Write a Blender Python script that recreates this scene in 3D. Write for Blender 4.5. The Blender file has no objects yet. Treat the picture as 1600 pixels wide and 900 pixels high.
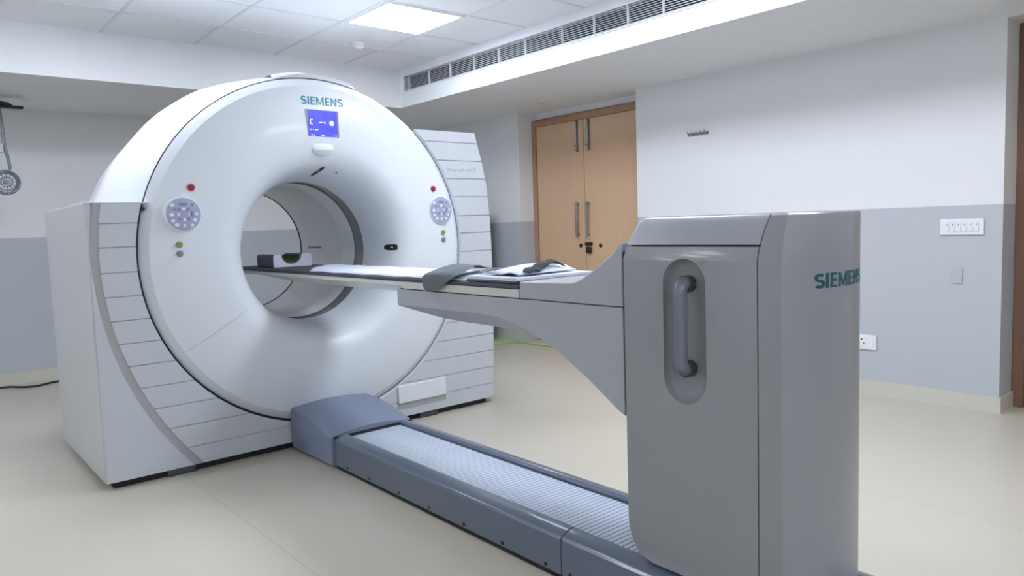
import bpy, bmesh, math, random
from mathutils import Vector, Matrix
random.seed(7)
C = bpy.context.scene.collection
PI = math.pi

# ------------------------------------------------------------------ materials
def lin(c):
    out = []
    for v in c[:3]:
        v = v/255.0
        out.append(v/12.92 if v <= .04045 else ((v+.055)/1.055)**2.4)
    return (out[0], out[1], out[2], 1.0)

def mat(name, rgb, rough=.5, metal=0., coat=0., spec=.5, noise=0., nscale=8., bump=0., emit=0., emitc=None):
    m = bpy.data.materials.new(name); m.use_nodes = True
    nt = m.node_tree; b = nt.nodes['Principled BSDF']
    b.inputs['Base Color'].default_value = lin(rgb)
    b.inputs['Roughness'].default_value = rough
    b.inputs['Metallic'].default_value = metal
    b.inputs['Specular IOR Level'].default_value = spec
    b.inputs['Coat Weight'].default_value = coat
    b.inputs['Coat Roughness'].default_value = .08
    if noise > 0 or bump > 0:
        tc = nt.nodes.new('ShaderNodeTexCoord'); n = nt.nodes.new('ShaderNodeTexNoise')
        n.inputs['Scale'].default_value = nscale; n.inputs['Detail'].default_value = 4
        nt.links.new(tc.outputs['Object'], n.inputs['Vector'])
        if noise > 0:
            mx = nt.nodes.new('ShaderNodeMix'); mx.data_type = 'RGBA'; mx.blend_type = 'MIX'
            l = lin(rgb)
            mx.inputs[6].default_value = tuple(x*(1-noise) for x in l[:3])+(1,)
            mx.inputs[7].default_value = tuple(min(1, x*(1+noise)) for x in l[:3])+(1,)
            nt.links.new(n.outputs['Fac'], mx.inputs[0]); nt.links.new(mx.outputs[2], b.inputs['Base Color'])
        if bump > 0:
            bp = nt.nodes.new('ShaderNodeBump'); bp.inputs['Strength'].default_value = bump
            bp.inputs['Distance'].default_value = .01
            nt.links.new(n.outputs['Fac'], bp.inputs['Height']); nt.links.new(bp.outputs['Normal'], b.inputs['Normal'])
    if emit > 0:
        b.inputs['Emission Color'].default_value = lin(emitc or rgb)
        b.inputs['Emission Strength'].default_value = emit
    return m

ZW = 1.172
def wall_mat():
    m = bpy.data.materials.new('painted_wall'); m.use_nodes = True
    nt = m.node_tree; b = nt.nodes['Principled BSDF']
    g = nt.nodes.new('ShaderNodeNewGeometry'); s = nt.nodes.new('ShaderNodeSeparateXYZ')
    c = nt.nodes.new('ShaderNodeMath'); c.operation = 'GREATER_THAN'; c.inputs[1].default_value = ZW
    mx = nt.nodes.new('ShaderNodeMix'); mx.data_type = 'RGBA'
    mx.inputs[6].default_value = lin((186, 191, 196)); mx.inputs[7].default_value = lin((230, 231, 233))
    nt.links.new(g.outputs['Position'], s.inputs[0]); nt.links.new(s.outputs['Z'], c.inputs[0])
    nt.links.new(c.outputs[0], mx.inputs[0]); nt.links.new(mx.outputs[2], b.inputs['Base Color'])
    b.inputs['Roughness'].default_value = .55
    n = nt.nodes.new('ShaderNodeTexNoise'); n.inputs['Scale'].default_value = 60
    nt.links.new(g.outputs['Position'], n.inputs['Vector'])
    bp = nt.nodes.new('ShaderNodeBump'); bp.inputs['Strength'].default_value = .05; bp.inputs['Distance'].default_value = .004
    nt.links.new(n.outputs['Fac'], bp.inputs['Height']); nt.links.new(bp.outputs['Normal'], b.inputs['Normal'])
    return m

def floor_mat():
    m = bpy.data.materials.new('beige_vinyl'); m.use_nodes = True
    nt = m.node_tree; b = nt.nodes['Principled BSDF']
    g = nt.nodes.new('ShaderNodeNewGeometry'); s = nt.nodes.new('ShaderNodeSeparateXYZ')
    nt.links.new(g.outputs['Position'], s.inputs[0])
    # welded sheet seams at x = 3.0 and every 2 m
    a = nt.nodes.new('ShaderNodeMath'); a.operation = 'ADD'; a.inputs[1].default_value = 21.0
    nt.links.new(s.outputs['X'], a.inputs[0])
    md = nt.nodes.new('ShaderNodeMath'); md.operation = 'MODULO'; md.inputs[1].default_value = 2.0
    nt.links.new(a.outputs[0], md.inputs[0])
    lt = nt.nodes.new('ShaderNodeMath'); lt.operation = 'LESS_THAN'; lt.inputs[1].default_value = .006
    nt.links.new(md.outputs[0], lt.inputs[0])
    n = nt.nodes.new('ShaderNodeTexNoise'); n.inputs['Scale'].default_value = 1.6; n.inputs['Detail'].default_value = 6
    nt.links.new(g.outputs['Position'], n.inputs['Vector'])
    mx = nt.nodes.new('ShaderNodeMix'); mx.data_type = 'RGBA'
    mx.inputs[6].default_value = lin((192, 186, 171)); mx.inputs[7].default_value = lin((201, 196, 182))
    nt.links.new(n.outputs['Fac'], mx.inputs[0])
    m2 = nt.nodes.new('ShaderNodeMix'); m2.data_type = 'RGBA'; m2.inputs[7].default_value = lin((182, 178, 165))
    nt.links.new(lt.outputs[0], m2.inputs[0]); nt.links.new(mx.outputs[2], m2.inputs[6])
    nt.links.new(m2.outputs[2], b.inputs['Base Color'])
    b.inputs['Roughness'].default_value = .32; b.inputs['Specular IOR Level'].default_value = .4
    n2 = nt.nodes.new('ShaderNodeTexNoise'); n2.inputs['Scale'].default_value = 5
    nt.links.new(g.outputs['Position'], n2.inputs['Vector'])
    bp = nt.nodes.new('ShaderNodeBump'); bp.inputs['Strength'].default_value = .08; bp.inputs['Distance'].default_value = .01
    nt.links.new(n2.outputs['Fac'], bp.inputs['Height']); nt.links.new(bp.outputs['Normal'], b.inputs['Normal'])
    return m

def ceil_mat():
    m = bpy.data.materials.new('ceiling_tiles'); m.use_nodes = True
    nt = m.node_tree; b = nt.nodes['Principled BSDF']
    g = nt.nodes.new('ShaderNodeNewGeometry')
    n = nt.nodes.new('ShaderNodeTexNoise'); n.inputs['Scale'].default_value = 90; n.inputs['Detail'].default_value = 3
    nt.links.new(g.outputs['Position'], n.inputs['Vector'])
    mx = nt.nodes.new('ShaderNodeMix'); mx.data_type = 'RGBA'
    mx.inputs[6].default_value = lin((240, 242, 244)); mx.inputs[7].default_value = lin((248, 249, 250))
    nt.links.new(n.outputs['Fac'], mx.inputs[0]); nt.links.new(mx.outputs[2], b.inputs['Base Color'])
    b.inputs['Roughness'].default_value = .8
    return m

def wood_mat(name, c1, c2, rough=.45, scale=1.):
    m = bpy.data.materials.new(name); m.use_nodes = True
    nt = m.node_tree; b = nt.nodes['Principled BSDF']
    g = nt.nodes.new('ShaderNodeNewGeometry'); mp = nt.nodes.new('ShaderNodeMapping')
    mp.inputs['Scale'].default_value = (14*scale, 14*scale, .9*scale)
    nt.links.new(g.outputs['Position'], mp.inputs['Vector'])
    n = nt.nodes.new('ShaderNodeTexNoise'); n.inputs['Scale'].default_value = 2.2; n.inputs['Detail'].default_value = 7
    n.inputs['Distortion'].default_value = .6
    nt.links.new(mp.outputs[0], n.inputs['Vector'])
    mx = nt.nodes.new('ShaderNodeMix'); mx.data_type = 'RGBA'
    mx.inputs[6].default_value = lin(c1); mx.inputs[7].default_value = lin(c2)
    nt.links.new(n.outputs['Fac'], mx.inputs[0]); nt.links.new(mx.outputs[2], b.inputs['Base Color'])
    b.inputs['Roughness'].default_value = rough
    return m

M = {}
M['wall'] = wall_mat(); M['floor'] = floor_mat(); M['ceil'] = ceil_mat()
M['plaster'] = mat('white_plaster', (238, 240, 242), .6, noise=.02, nscale=3)
M['grid'] = mat('ceiling_grid', (228, 231, 235), .5, noise=.02)
M['skirt'] = mat('beige_skirting', (205, 203, 190), .4, noise=.05, nscale=6)
M['gap'] = mat('dark_recess', (34, 35, 37), .7, noise=.1)
M['white'] = mat('white_gloss_plastic', (225, 231, 238), .4, coat=.12, noise=.01, nscale=2)
M['shell'] = mat('white_shell_plastic', (216, 221, 228), .3, coat=.3, noise=.01, nscale=2)
M['panel'] = mat('light_grey_panel', (199, 203, 209), .4, noise=.015, nscale=2)
M['band'] = mat('grey_beige_trim', (165, 167, 166), .5, noise=.02)
M['side'] = mat('side_panel_grey', (196, 198, 199), .45, noise=.015, nscale=2)
M['bore'] = mat('bore_plastic', (240, 243, 244), .3, coat=.3, noise=.01)
M['ring'] = mat('smoked_ring', (96, 104, 110), .2, coat=.5, noise=.02)
M['black'] = mat('black_plastic', (26, 28, 32), .4, noise=.1)
M['dkblue'] = mat('dark_slate_pad', (62, 70, 82), .6, noise=.08, nscale=20)
M['col'] = mat('table_grey_plastic', (145, 146, 149), .38, coat=.15, noise=.012, nscale=3)
M['lid'] = mat('table_lid_grey', (162, 165, 172), .38, coat=.15, noise=.012, nscale=3)
M['handle'] = mat('slate_grey_handle', (112, 116, 130), .28, coat=.3, noise=.02)
M['socket'] = mat('dark_handle_socket', (70, 72, 78), .5, noise=.05)
M['arm'] = mat('arm_grey_plastic', (167, 170, 176), .4, coat=.15, noise=.012, nscale=3)
M['rail'] = mat('slate_blue_rail', (94, 104, 122), .3, coat=.4, noise=.02, nscale=4)
M['raildk'] = mat('slate_blue_cap', (124, 134, 156), .4, noise=.02, nscale=4)
M['belt'] = mat('ribbed_belt_silver', (190, 199, 214), .35, metal=.15, noise=.02, nscale=10)
M['pallet'] = mat('cream_tabletop', (205, 205, 198), .35, coat=.2, noise=.02)
M['sheet'] = mat('pale_blue_sheet', (206, 213, 226), .7, noise=.03, nscale=15, bump=.2)
M['cloth'] = mat('grey_green_strap', (92, 101, 106), .85, noise=.12, nscale=30, bump=.3)
M['cloth2'] = mat('black_strap', (40, 46, 56), .85, noise=.15, nscale=40, bump=.3)
M['olive'] = mat('olive_cushion', (84, 82, 62), .8, noise=.08, nscale=20)
M['headgrey'] = mat('head_holder_grey', (104, 112, 122), .6, noise=.05)
M['teal'] = mat('teal_lettering', (20, 134, 156), .4, noise=.02)
M['tealdk'] = mat('dark_teal_lettering', (0, 84, 94), .4, noise=.02)
M['pale'] = mat('pale_grey_lettering', (176, 184, 190), .5, noise=.02)
M['red'] = mat('red_button', (150, 36, 56), .35, noise=.05)
M['redring'] = mat('pink_ring', (214, 176, 190), .4, noise=.02)
M['green'] = mat('green_button', (132, 150, 84), .4, noise=.05)
M['greybtn'] = mat('grey_button', (120, 130, 138), .4, noise=.05)
M['lilac'] = mat('lilac_key_disc', (166, 170, 198), .35, noise=.05, nscale=30)
M['key'] = mat('white_key', (226, 226, 246), .35, noise=.02)
M['keydk'] = mat('violet_key', (138, 136, 176), .4, noise=.05)
M['leaf'] = wood_mat('beech_door', (206, 170, 136), (216, 184, 150))
M['frame'] = wood_mat('brown_door_frame', (158, 124, 100), (178, 142, 114))
M['frame2'] = wood_mat('dark_brown_frame', (112, 84, 68), (138, 104, 84))
M['leaf2'] = wood_mat('walnut_door', (146, 112, 84), (164, 128, 98))
M['steel'] = mat('brushed_steel', (150, 148, 150), .35, metal=.8, noise=.05, nscale=30)
M['brass'] = mat('dark_bronze', (70, 54, 46), .4, metal=.6, noise=.1)
M['plate'] = mat('white_switch_plate', (232, 236, 240), .35, noise=.01)
M['patch'] = mat('grey_cover_plate', (182, 186, 194), .5, noise=.02)
M['vent'] = mat('white_vent_metal', (214, 218, 224), .5, noise=.02)
M['cable'] = mat('black_cable', (30, 32, 38), .5, noise=.1)
M['gcable'] = mat('green_cable', (160, 200, 122), .5, noise=.1)
M['cab'] = mat('dark_grey_cabinet', (96, 102, 110), .5, noise=.04)
M['tube'] = mat('grey_tube', (122, 130, 138), .35, metal=.3, noise=.05)
M['clear'] = mat('pale_sleeve', (190, 198, 206), .4, noise=.05)
M['light'] = mat('panel_diffuser', (250, 252, 255), .5, emit=37., emitc=(236, 242, 255))
M['fill_glow'] = mat('fill_diffuser', (250, 252, 255), .5, emit=32., emitc=(238, 243, 255))  # emission of the added fill boxes
M['lightframe'] = mat('panel_frame', (235, 238, 242), .5, noise=.01)
def screen_mat():
    m = mat('blue_screen', (40, 40, 150), .3)
    nt = m.node_tree; b = nt.nodes['Principled BSDF']
    tc = nt.nodes.new('ShaderNodeTexCoord'); n = nt.nodes.new('ShaderNodeTexNoise'); n.inputs['Scale'].default_value = 22
    nt.links.new(tc.outputs['Object'], n.inputs['Vector'])
    mx = nt.nodes.new('ShaderNodeMix'); mx.data_type = 'RGBA'
    mx.inputs[6].default_value = lin((72, 76, 212)); mx.inputs[7].default_value = lin((104, 110, 244))
    nt.links.new(n.outputs['Fac'], mx.inputs[0]); nt.links.new(mx.outputs[2], b.inputs['Emission Color'])
    b.inputs['Emission Strength'].default_value = .8
    return m
M['screen'] = screen_mat()
M['glyph'] = mat('screen_glyphs', (190, 200, 255), .4, emit=.9, emitc=(170, 185, 255))

# ------------------------------------------------------------------ mesh helpers
class MB:
    def __init__(s): s.v = []; s.f = []
    def quad(s, pts):
        i = len(s.v); s.v += [tuple(p) for p in pts]; s.f.append(tuple(range(i, i+len(pts))))
    def box(s, x0, x1, y0, y1, z0, z1):
        i = len(s.v)
        s.v += [(x0,y0,z0),(x1,y0,z0),(x1,y1,z0),(x0,y1,z0),(x0,y0,z1),(x1,y0,z1),(x1,y1,z1),(x0,y1,z1)]
        for f in ((0,3,2,1),(4,5,6,7),(0,1,5,4),(1,2,6,5),(2,3,7,6),(3,0,4,7)): s.f.append(tuple(i+k for k in f))
        return s
    def prism(s, poly, a0, a1, axis='Y'):
        """poly = 2D points; axis = extrusion axis. Y: (x,z); X: (y,z); Z: (x,y)"""
        n = len(poly); i = len(s.v)
        def P(p, a): return {'Y': (p[0], a, p[1]), 'X': (a, p[0], p[1]), 'Z': (p[0], p[1], a)}[axis]
        s.v += [P(p, a0) for p in poly]+[P(p, a1) for p in poly]
        s.f.append(tuple(i+k for k in range(n))); s.f.append(tuple(i+n+k for k in reversed(range(n))))
        for k in range(n):
            k2 = (k+1) % n; s.f.append((i+k, i+n+k, i+n+k2, i+k2))
        return s
    def loft(s, rings, closed=True, caps=True):
        i = len(s.v); n = len(rings[0])
        for r in rings: s.v += [tuple(p) for p in r]
        for a in range(len(rings)-1):
            for k in range(n if closed else n-1):
                k2 = (k+1) % n
                s.f.append((i+a*n+k, i+a*n+k2, i+(a+1)*n+k2, i+(a+1)*n+k))
        if caps:
            s.f.append(tuple(i+k for k in reversed(range(n)))); s.f.append(tuple(i+(len(rings)-1)*n+k for k in range(n)))
        return s
    def revolve(s, prof, cx, cz, n=96, a0=0., a1=2*PI):
        """prof = [(r, y)...] around the Y axis through (cx, cz)"""
        full = abs(a1-a0-2*PI) < 1e-6
        m = n if full else n+1
        rings = []
        for r, y in prof:
            rings.append([(cx+r*math.cos(a0+(a1-a0)*k/n), y, cz+r*math.sin(a0+(a1-a0)*k/n)) for k in range(m)])
        return s.loft(rings, closed=full, caps=False)
    def cyl(s, p0, p1, r, n=20, r1=None):
        p0 = Vector(p0); p1 = Vector(p1); d = (p1-p0).normalized()
        u = d.orthogonal().normalized(); w = d.cross(u)
        r1 = r if r1 is None else r1
        R = [[p+(u*math.cos(2*PI*k/n)+w*math.sin(2*PI*k/n))*q for k in range(n)] for p, q in ((p0, r), (p1, r1))]
        return s.loft(R)
    def tube(s, pts, r, n=12, closed=False):
        pts = [Vector(p) for p in pts]; rings = []; u = None
        N = len(pts)
        for i, p in enumerate(pts):
            if closed: d = pts[(i+1) % N]-pts[i-1]
            else: d = pts[min(i+1, N-1)]-pts[max(i-1, 0)]
            d.normalize()
            if u is None: u = d.orthogonal().normalized()
            u = (u-d*u.dot(d)).normalized(); w = d.cross(u)
            rings.append([p+(u*math.cos(2*PI*k/n)+w*math.sin(2*PI*k/n))*r for k in range(n)])
        if closed: rings.append(rings[0])
        return s.loft(rings, caps=not closed)
    def build(s, name, m, parent=None, smooth=30, bevel=0., seg=2, weld=True):
        me = bpy.data.meshes.new(name); me.from_pydata(s.v, [], s.f); me.update()
        bm = bmesh.new(); bm.from_mesh(me)
        if weld: bmesh.ops.remove_doubles(bm, verts=bm.verts, dist=1e-5)
        bmesh.ops.recalc_face_normals(bm, faces=bm.faces)
        bm.to_mesh(me); bm.free()
        me.materials.append(m)
        o = bpy.data.objects.new(name, me); C.objects.link(o)
        if parent is not None:
            o.parent = parent; o.matrix_parent_inverse = Matrix.Translation(-world_loc(parent))
        if bevel > 0:
            md = o.modifiers.new('bevel', 'BEVEL'); md.width = bevel; md.segments = seg; md.limit_method = 'ANGLE'
            md.angle_limit = math.radians(35)
        if smooth:
            for p in me.polygons: p.use_smooth = True
            md = None
            me.set_sharp_from_angle(angle=math.radians(smooth))
        return o

def world_loc(o):
    # every Empty is placed unrotated and parentless, every mesh object sits at the origin of its thing's frame
    l = Vector(o.location)
    while o.parent is not None:
        l = Vector((0, 0, 0)); o = o.parent
        if o.type == 'EMPTY': return l
    return l

def tag(o, label=None, cat=None, group=None, kind=None):
    if label: o['label'] = label
    if cat: o['category'] = cat
    if group: o['group'] = group
    if kind: o['kind'] = kind
    return o
def thing(name, loc, label, cat, group=None):
    o = bpy.data.objects.new(name, None); C.objects.link(o); o.location = loc
    o.empty_display_size = .1
    return tag(o, label, cat, group)
def struct(o): return tag(o, kind='structure')
def B(name, m, parent, *b, **k):
    mb = MB()
    for q in b: mb.box(*q)
    return mb.build(name, m, parent, **k)

def text_mesh(name, s, height, width, m, parent, mapper, depth=.0015, bold=.012):
    cu = bpy.data.curves.new(name, 'FONT'); cu.body = s; cu.size = 1.; cu.offset = bold; cu.resolution_u = 3
    cu.fill_mode = 'FRONT'
    t = bpy.data.objects.new('tmp', cu); C.objects.link(t)
    bpy.context.view_layer.update()
    me = bpy.data.meshes.new_from_object(t.evaluated_get(bpy.context.evaluated_depsgraph_get()))
    bpy.data.objects.remove(t)
    xs = [v.co.x for v in me.vertices]; ys = [v.co.y for v in me.vertices]
    x0, x1, y0, y1 = min(xs), max(xs), min(ys), max(ys)
    bm = bmesh.new(); bm.from_mesh(me)
    ex = bmesh.ops.extrude_face_region(bm, geom=bm.faces[:])
    top = [g for g in ex['geom'] if isinstance(g, bmesh.types.BMVert)]
    for v in bm.verts: v.co.z = 0.
    for v in top: v.co.z = 1.
    for v in bm.verts:
        u = (v.co.x-x0)/(x1-x0); w = (v.co.y-y0)/(y1-y0)
        v.co = Vector(mapper(u*width, w*height, v.co.z*depth))
    bmesh.ops.recalc_face_normals(bm, faces=bm.faces)
    bm.to_mesh(me); bm.free()
    me.materials.clear(); me.materials.append(m); me.name = name
    o = bpy.data.objects.new(name, me); C.objects.link(o)
    if parent is not None:
        o.parent = parent; o.matrix_parent_inverse = Matrix.Translation(-world_loc(parent))
    return o

def maker_letters(height, width, m, parent, mapper, depth=.0012):
    """SIEMENS in heavy sans strokes; one mesh for the whole word"""
    st = .19
    def S():
        P = []
        for k in range(19):     # upper bowl
            a = math.radians(35+k*(235./18)); P.append((.33+.235*math.cos(a)*1.05, .71+.195*math.sin(a)))
        for k in range(1, 20):
            a = math.radians(90-k*(235./19)); P.append((.33+.245*math.cos(a)*1.05, .30+.205*math.sin(a)))
        L, R = [], []
        for q in range(len(P)):
            a = P[max(0, q-1)]; b = P[min(len(P)-1, q+1)]; dx, dy = b[0]-a[0], b[1]-a[1]; l = math.hypot(dx, dy) or 1
            nx, ny = -dy/l*st/2, dx/l*st/2
            L.append((P[q][0]+nx, P[q][1]+ny)); R.append((P[q][0]-nx, P[q][1]-ny))
        return [[L[q], L[q+1], R[q+1], R[q]] for q in range(len(P)-1)], .68
    I = ([[(.04, 0), (.04+st, 0), (.04+st, 1), (.04, 1)]], .30)
    E_ = ([[(.05, 0), (.05+st, 0), (.05+st, 1), (.05, 1)]]+[[(.05+st, z), (.56, z), (.56, z+.165), (.05+st, z+.165)] for z in (0, .42, .835)], .62)
    M_ = ([[(.05, 0), (.05+st, 0), (.05+st, 1), (.05, 1)], [(.77, 0), (.77+st, 0), (.77+st, 1), (.77, 1)],
           [(.05+st, 1), (.05+st, .62), (.45, 0.08), (.505, .30)], [(.77, 1), (.505, .30), (.56, 0.08), (.77, .62)], [(.45, .08), (.56, .08), (.505, .30)]], 1.03)
    N_ = ([[(.05, 0), (.05+st, 0), (.05+st, 1), (.05, 1)], [(.57, 0), (.57+st, 0), (.57+st, 1), (.57, 1)], [(.05+st, 1), (.05+st, .66), (.57, 0), (.57, .34)]], .83)
    seq = [S(), I, E_, M_, E_, N_, S()]
    tot = sum(q[1] for q in seq)+.04*6
    mb = MB(); x = 0.
    for polys, adv in seq:
        for p in polys:
            n = len(p); i = len(mb.v)
            for dd in (0., depth):
                for (a, b) in p: mb.v.append(tuple(mapper((x+a)/tot*width, b*height, dd)))
            mb.f.append(tuple(i+k for k in range(n))); mb.f.append(tuple(i+n+k for k in reversed(range(n))))
            for k in range(n): mb.f.append((i+k, i+(k+1) % n, i+n+(k+1) % n, i+n+k))
        x += adv+.04
    return mb.build('maker_lettering', m, parent, smooth=0, weld=False)

# ------------------------------------------------------------------ room shell
XA, YB, ZS, ZC = 4.66, 7.07, 2.20, 2.523
XS, YS = 3.524, 5.592
X0, Y0 = -2.6, -3.2
T = .22
struct(B('floor', M['floor'], None, (X0-T, XA+.6, Y0-T, YB+T, -.1, 0.), smooth=0))
struct(B('wall_back', M['wall'], None, (X0-T, XA+.6, YB, YB+T, 0., ZC+.1), smooth=0))
struct(B('wall_left', M['wall'], None, (X0-T, X0, Y0, YB, 0., ZC+.1), smooth=0))
struct(B('wall_front', M['wall'], None, (X0-T, XA+.6, Y0-T, Y0, 0., ZC+.1), smooth=0))
D1a, D1b = 3.888, 5.34          # double door opening in the right wall
D2a, D2b = .25, 1.307           # brown door opening near the camera
XD = 4.83
struct(B('wall_right', M['wall'], None,
         (XA, XA+.35, D1b, YB, 0., ZS+.4), (XA, XA+.35, D2b, D1a, 0., ZS+.4), (XA, XA+.35, Y0, D2a, 0., ZS+.4),
         (XA, XA+.35, D2a, D2b, 2.17, ZS+.4), (XD+.02, XA+.35, D1a, D1b, 2.136, ZS+.4), smooth=0))
struct(B('ceiling', M['ceil'], None, (X0, XS+.02, Y0, YS+.02, ZC, ZC+.06), smooth=0))
# exposed grid of the tiled ceiling
g = MB()
xk = 0.
for i in range(-5, 6):
    x = .6*i
    if X0 < x < XS: g.box(x-.009, x+.009, Y0, YS, ZC-.004, ZC)
y = 5.04+.565
while y > Y0:
    if y < YS: g.box(X0, XS, y-.009, y+.009, ZC-.0035, ZC)
    y -= .565
struct(g.build('trim_1', M['grid'], None, smooth=0))
# dropped soffits: along the back wall and along the right wall (with the air grille)
struct(B('trim_2', M['plaster'], None, (X0, XA, YS, YB, ZS, ZC+.06), smooth=0))
struct(B('trim_3', M['plaster'], None, (XS, XA+.33, Y0, YS, ZS, 2.331), (XS, XA, Y0, YS, 2.457, ZC+.06),
         (XS+.07, XA, Y0, YS, 2.331, 2.457), (XS, XS+.07, 5.52, YS, 2.331, 2.457), smooth=0))
# skirting
bb = MB(); bb.box(XA-.012, XA, D2b, D1a, 0., .09); bb.box(XA-.012, 4.87, D2b-.012, D2b, 0., .09); bb.box(XA-.012, XA, D1b, YB, 0., .09)
bb.box(XA-.012, XA, Y0, D2a, 0., .09)
struct(bb.build('baseboard_right', M['skirt'], None, smooth=0))
struct(B('baseboard_back', M['skirt'], None, (X0, XA-.012, YB-.012, YB, 0., .09), smooth=0))
struct(B('baseboard_left', M['skirt'], None, (X0, X0+.012, Y0, YB, 0., .09), smooth=0))

# --- double door (door_1)
d1 = bpy.data.objects.new('door_1', None); C.objects.link(d1); d1.location = (XD, (D1a+D1b)/2, 0); struct(d1)
fr = MB(); fr.box(XD, XD+.08, D1b-.055, D1b, 0, 2.136); fr.box(XD, XD+.08, D1a, D1a+.055, 0, 2.136); fr.box(XD, XD+.08, D1a+.055, D1b-.055, 2.075, 2.136)
fr.build('frame', M['frame'], d1, bevel=.003)
B('dark_backing', M['gap'], d1, (XD+.05, XD+.12, D1a+.055, D1b-.055, 0, 2.075), smooth=0)  # full-height dark sheet behind both leaves
YM = 4.655
for a, b, nm in ((YM+.003, D1b-.057, 0), (D1a+.057, YM-.003, 1)):
    lf = B('leaf', M['leaf'], d1, (XD+.012, XD+.05, a, b, .006, 2.073), bevel=.002)
def pull(parent, y, z0, z1, x, m, r=.008):
    mb = MB(); mb.cyl((x-.035, y, z0), (x-.035, y, z1), r)
    for z in (z0+.02, z1-.02): mb.cyl((x, y, z), (x-.035, y, z), r*.8)
    return mb.build('pull_handle', m, parent)
XF = XD+.012
pull(d1, 4.735, 1.012, 1.335, XF, M['steel'], .011); pull(d1, 4.605, 1.012, 1.335, XF, M['steel'], .011)
for y in (4.735, 4.59):
    mb = MB(); mb.box(XF-.006, XF, y-.016, y+.016, 1.79, 2.066); mb.cyl((XF-.014, y, 1.80), (XF-.014, y, 2.07), .008)
    mb.cyl((XF-.014, y, 1.84), (XF-.045, y, 1.84), .006)
    mb.build('tower_bolt', M['steel'], d1)
mb = MB(); mb.box(XF-.008, XF, 4.57, 4.66, .935, .965); mb.tube([(XF-.015, 4.60+.022*math.cos(t), .93+.03*math.sin(t)) for t in [PI*k/8 for k in range(9)]], .005)
mb.build('hasp', M['brass'], d1)
mb = MB(); mb.box(XF-.035, XF-.008, 4.575, 4.628, .865, .925); mb.build('padlock', M['black'], d1, bevel=.008)
for y in (4.715, 4.47):
    mb = MB(); mb.cyl((XF, y, .935), (XF-.008, y, .935), .018); mb.build('key_rose', M['brass'], d1)

# --- brown door beside the right wall corner (door_2)
d2 = bpy.data.objects.new('door_2', None); C.objects.link(d2); d2.location = (4.87, .8, 0); struct(d2)
mb = MB(); mb.box(4.87, 4.95, D2b-.06, D2b, 0, 2.17); mb.box(4.87, 4.95, D2a, D2a+.06, 0, 2.17); mb.box(4.87, 4.95, D2a+.06, D2b-.06, 2.11, 2.17)
mb.build('frame', M['frame2'], d2, bevel=.004)
B('leaf', M['leaf2'], d2, (4.885, 4.925, D2a+.062, D2b-.062, .006, 2.108), bevel=.002)
for z in (.25, 1.85, 1.05):
    mb = MB(); mb.cyl((4.882, D2b-.062, z-.05), (4.882, D2b-.062, z+.05), .007); mb.build('hinge', M['brass'], d2)

# ------------------------------------------------------------------ ceiling light panels and added fill boxes
def fill_box(x0, y0, label):  # made-up glowing box, added out of view to raise the ambient light
    x1, y1 = x0+.6, y0+.565
    t = thing('ceiling_light', ((x0+x1)/2, (y0+y1)/2, ZC), label, 'ceiling light', 'added ambient fill boxes')
    B('back_plate', M['lightframe'], t, (x0+.02, x1-.02, y0+.02, y1-.02, ZC-.014, ZC-.004), smooth=0)
    B('diffuser', M['fill_glow'], t, (x0+.03, x1-.03, y0+.03, y1-.03, ZC-.104, ZC-.014), bevel=.02, seg=3)
    return t
def light_panel(x0, y0, label):
    x1, y1 = x0+.6, y0+.565
    t = thing('ceiling_light', ((x0+x1)/2, (y0+y1)/2, ZC), label, 'ceiling light', 'square ceiling light panels')
    e = .02
    mb = MB(); z0, z1 = ZC-.012, ZC-.0
    mb.box(x0+.009, x0+e+.01, y0+.009, y1-.009, z0, z1); mb.box(x1-e-.01, x1-.009, y0+.009, y1-.009, z0, z1)
    mb.box(x0+e+.01, x1-e-.01, y0+.009, y0+e+.01, z0, z1); mb.box(x0+e+.01, x1-e-.01, y1-e-.01, y1-.009, z0, z1)
    mb.build('frame', M['lightframe'], t, smooth=0)
    B('diffuser', M['light'], t, (x0+e+.01, x1-e-.01, y0+e+.01, y1-e-.01, ZC-.008, ZC-.001), smooth=0)
    return t
YG = [5.04+.565-.565*k for k in range(20)]
light_panel(2.4, YG[3]+.0, 'bright square light panel set in the tiled ceiling above the scanner')
light_panel(.6, YG[3], 'bright square light panel set in the tiled ceiling over the left side of the scanner')
for x0, yk in ((2.4, 6), (2.4, 9)):
    light_panel(x0, YG[yk], 'bright square light panel set in the tiled ceiling over the patient table')
for x0, yk in ((-1.8, 3), (-1.8, 13), (.6, 14)):
    fill_box(x0, YG[yk], 'added square fill light box with glowing sides, out of view')

# smoke detector and soffit nozzle
t = thing('smoke_detector', (2.77, 4.93, ZC), 'small round white smoke detector on the ceiling tiles', 'smoke detector')
mb = MB()
prof = [(.001, -.045), (.022, -.044), (.034, -.034), (.036, -.024), (.050, -.020), (.052, -.0005), (.001, -.0005)]
mb.loft([[(2.77+r*math.cos(2*PI*k/32), 4.93+r*math.sin(2*PI*k/32), ZC+z) for k in range(32)] for r, z in prof])
mb.build('body', M['plate'], t)
mb = MB(); mb.cyl((2.77+.02, 4.93-.03, ZC-.041), (2.77+.02, 4.93-.03, ZC-.047), .004); mb.build('indicator', M['red'], t)
mb = MB(); mb.cyl((4.40, 4.70, ZS+.002), (4.40, 4.70, ZS-.012), .035, 24); mb.cyl((4.40, 4.70, ZS-.012), (4.40, 4.70, ZS-.02), .022, 24)
tag(mb.build('ceiling_sprinkler', M['vent'], None), 'small round sprinkler head under the soffit above the double door', 'sprinkler')

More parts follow.
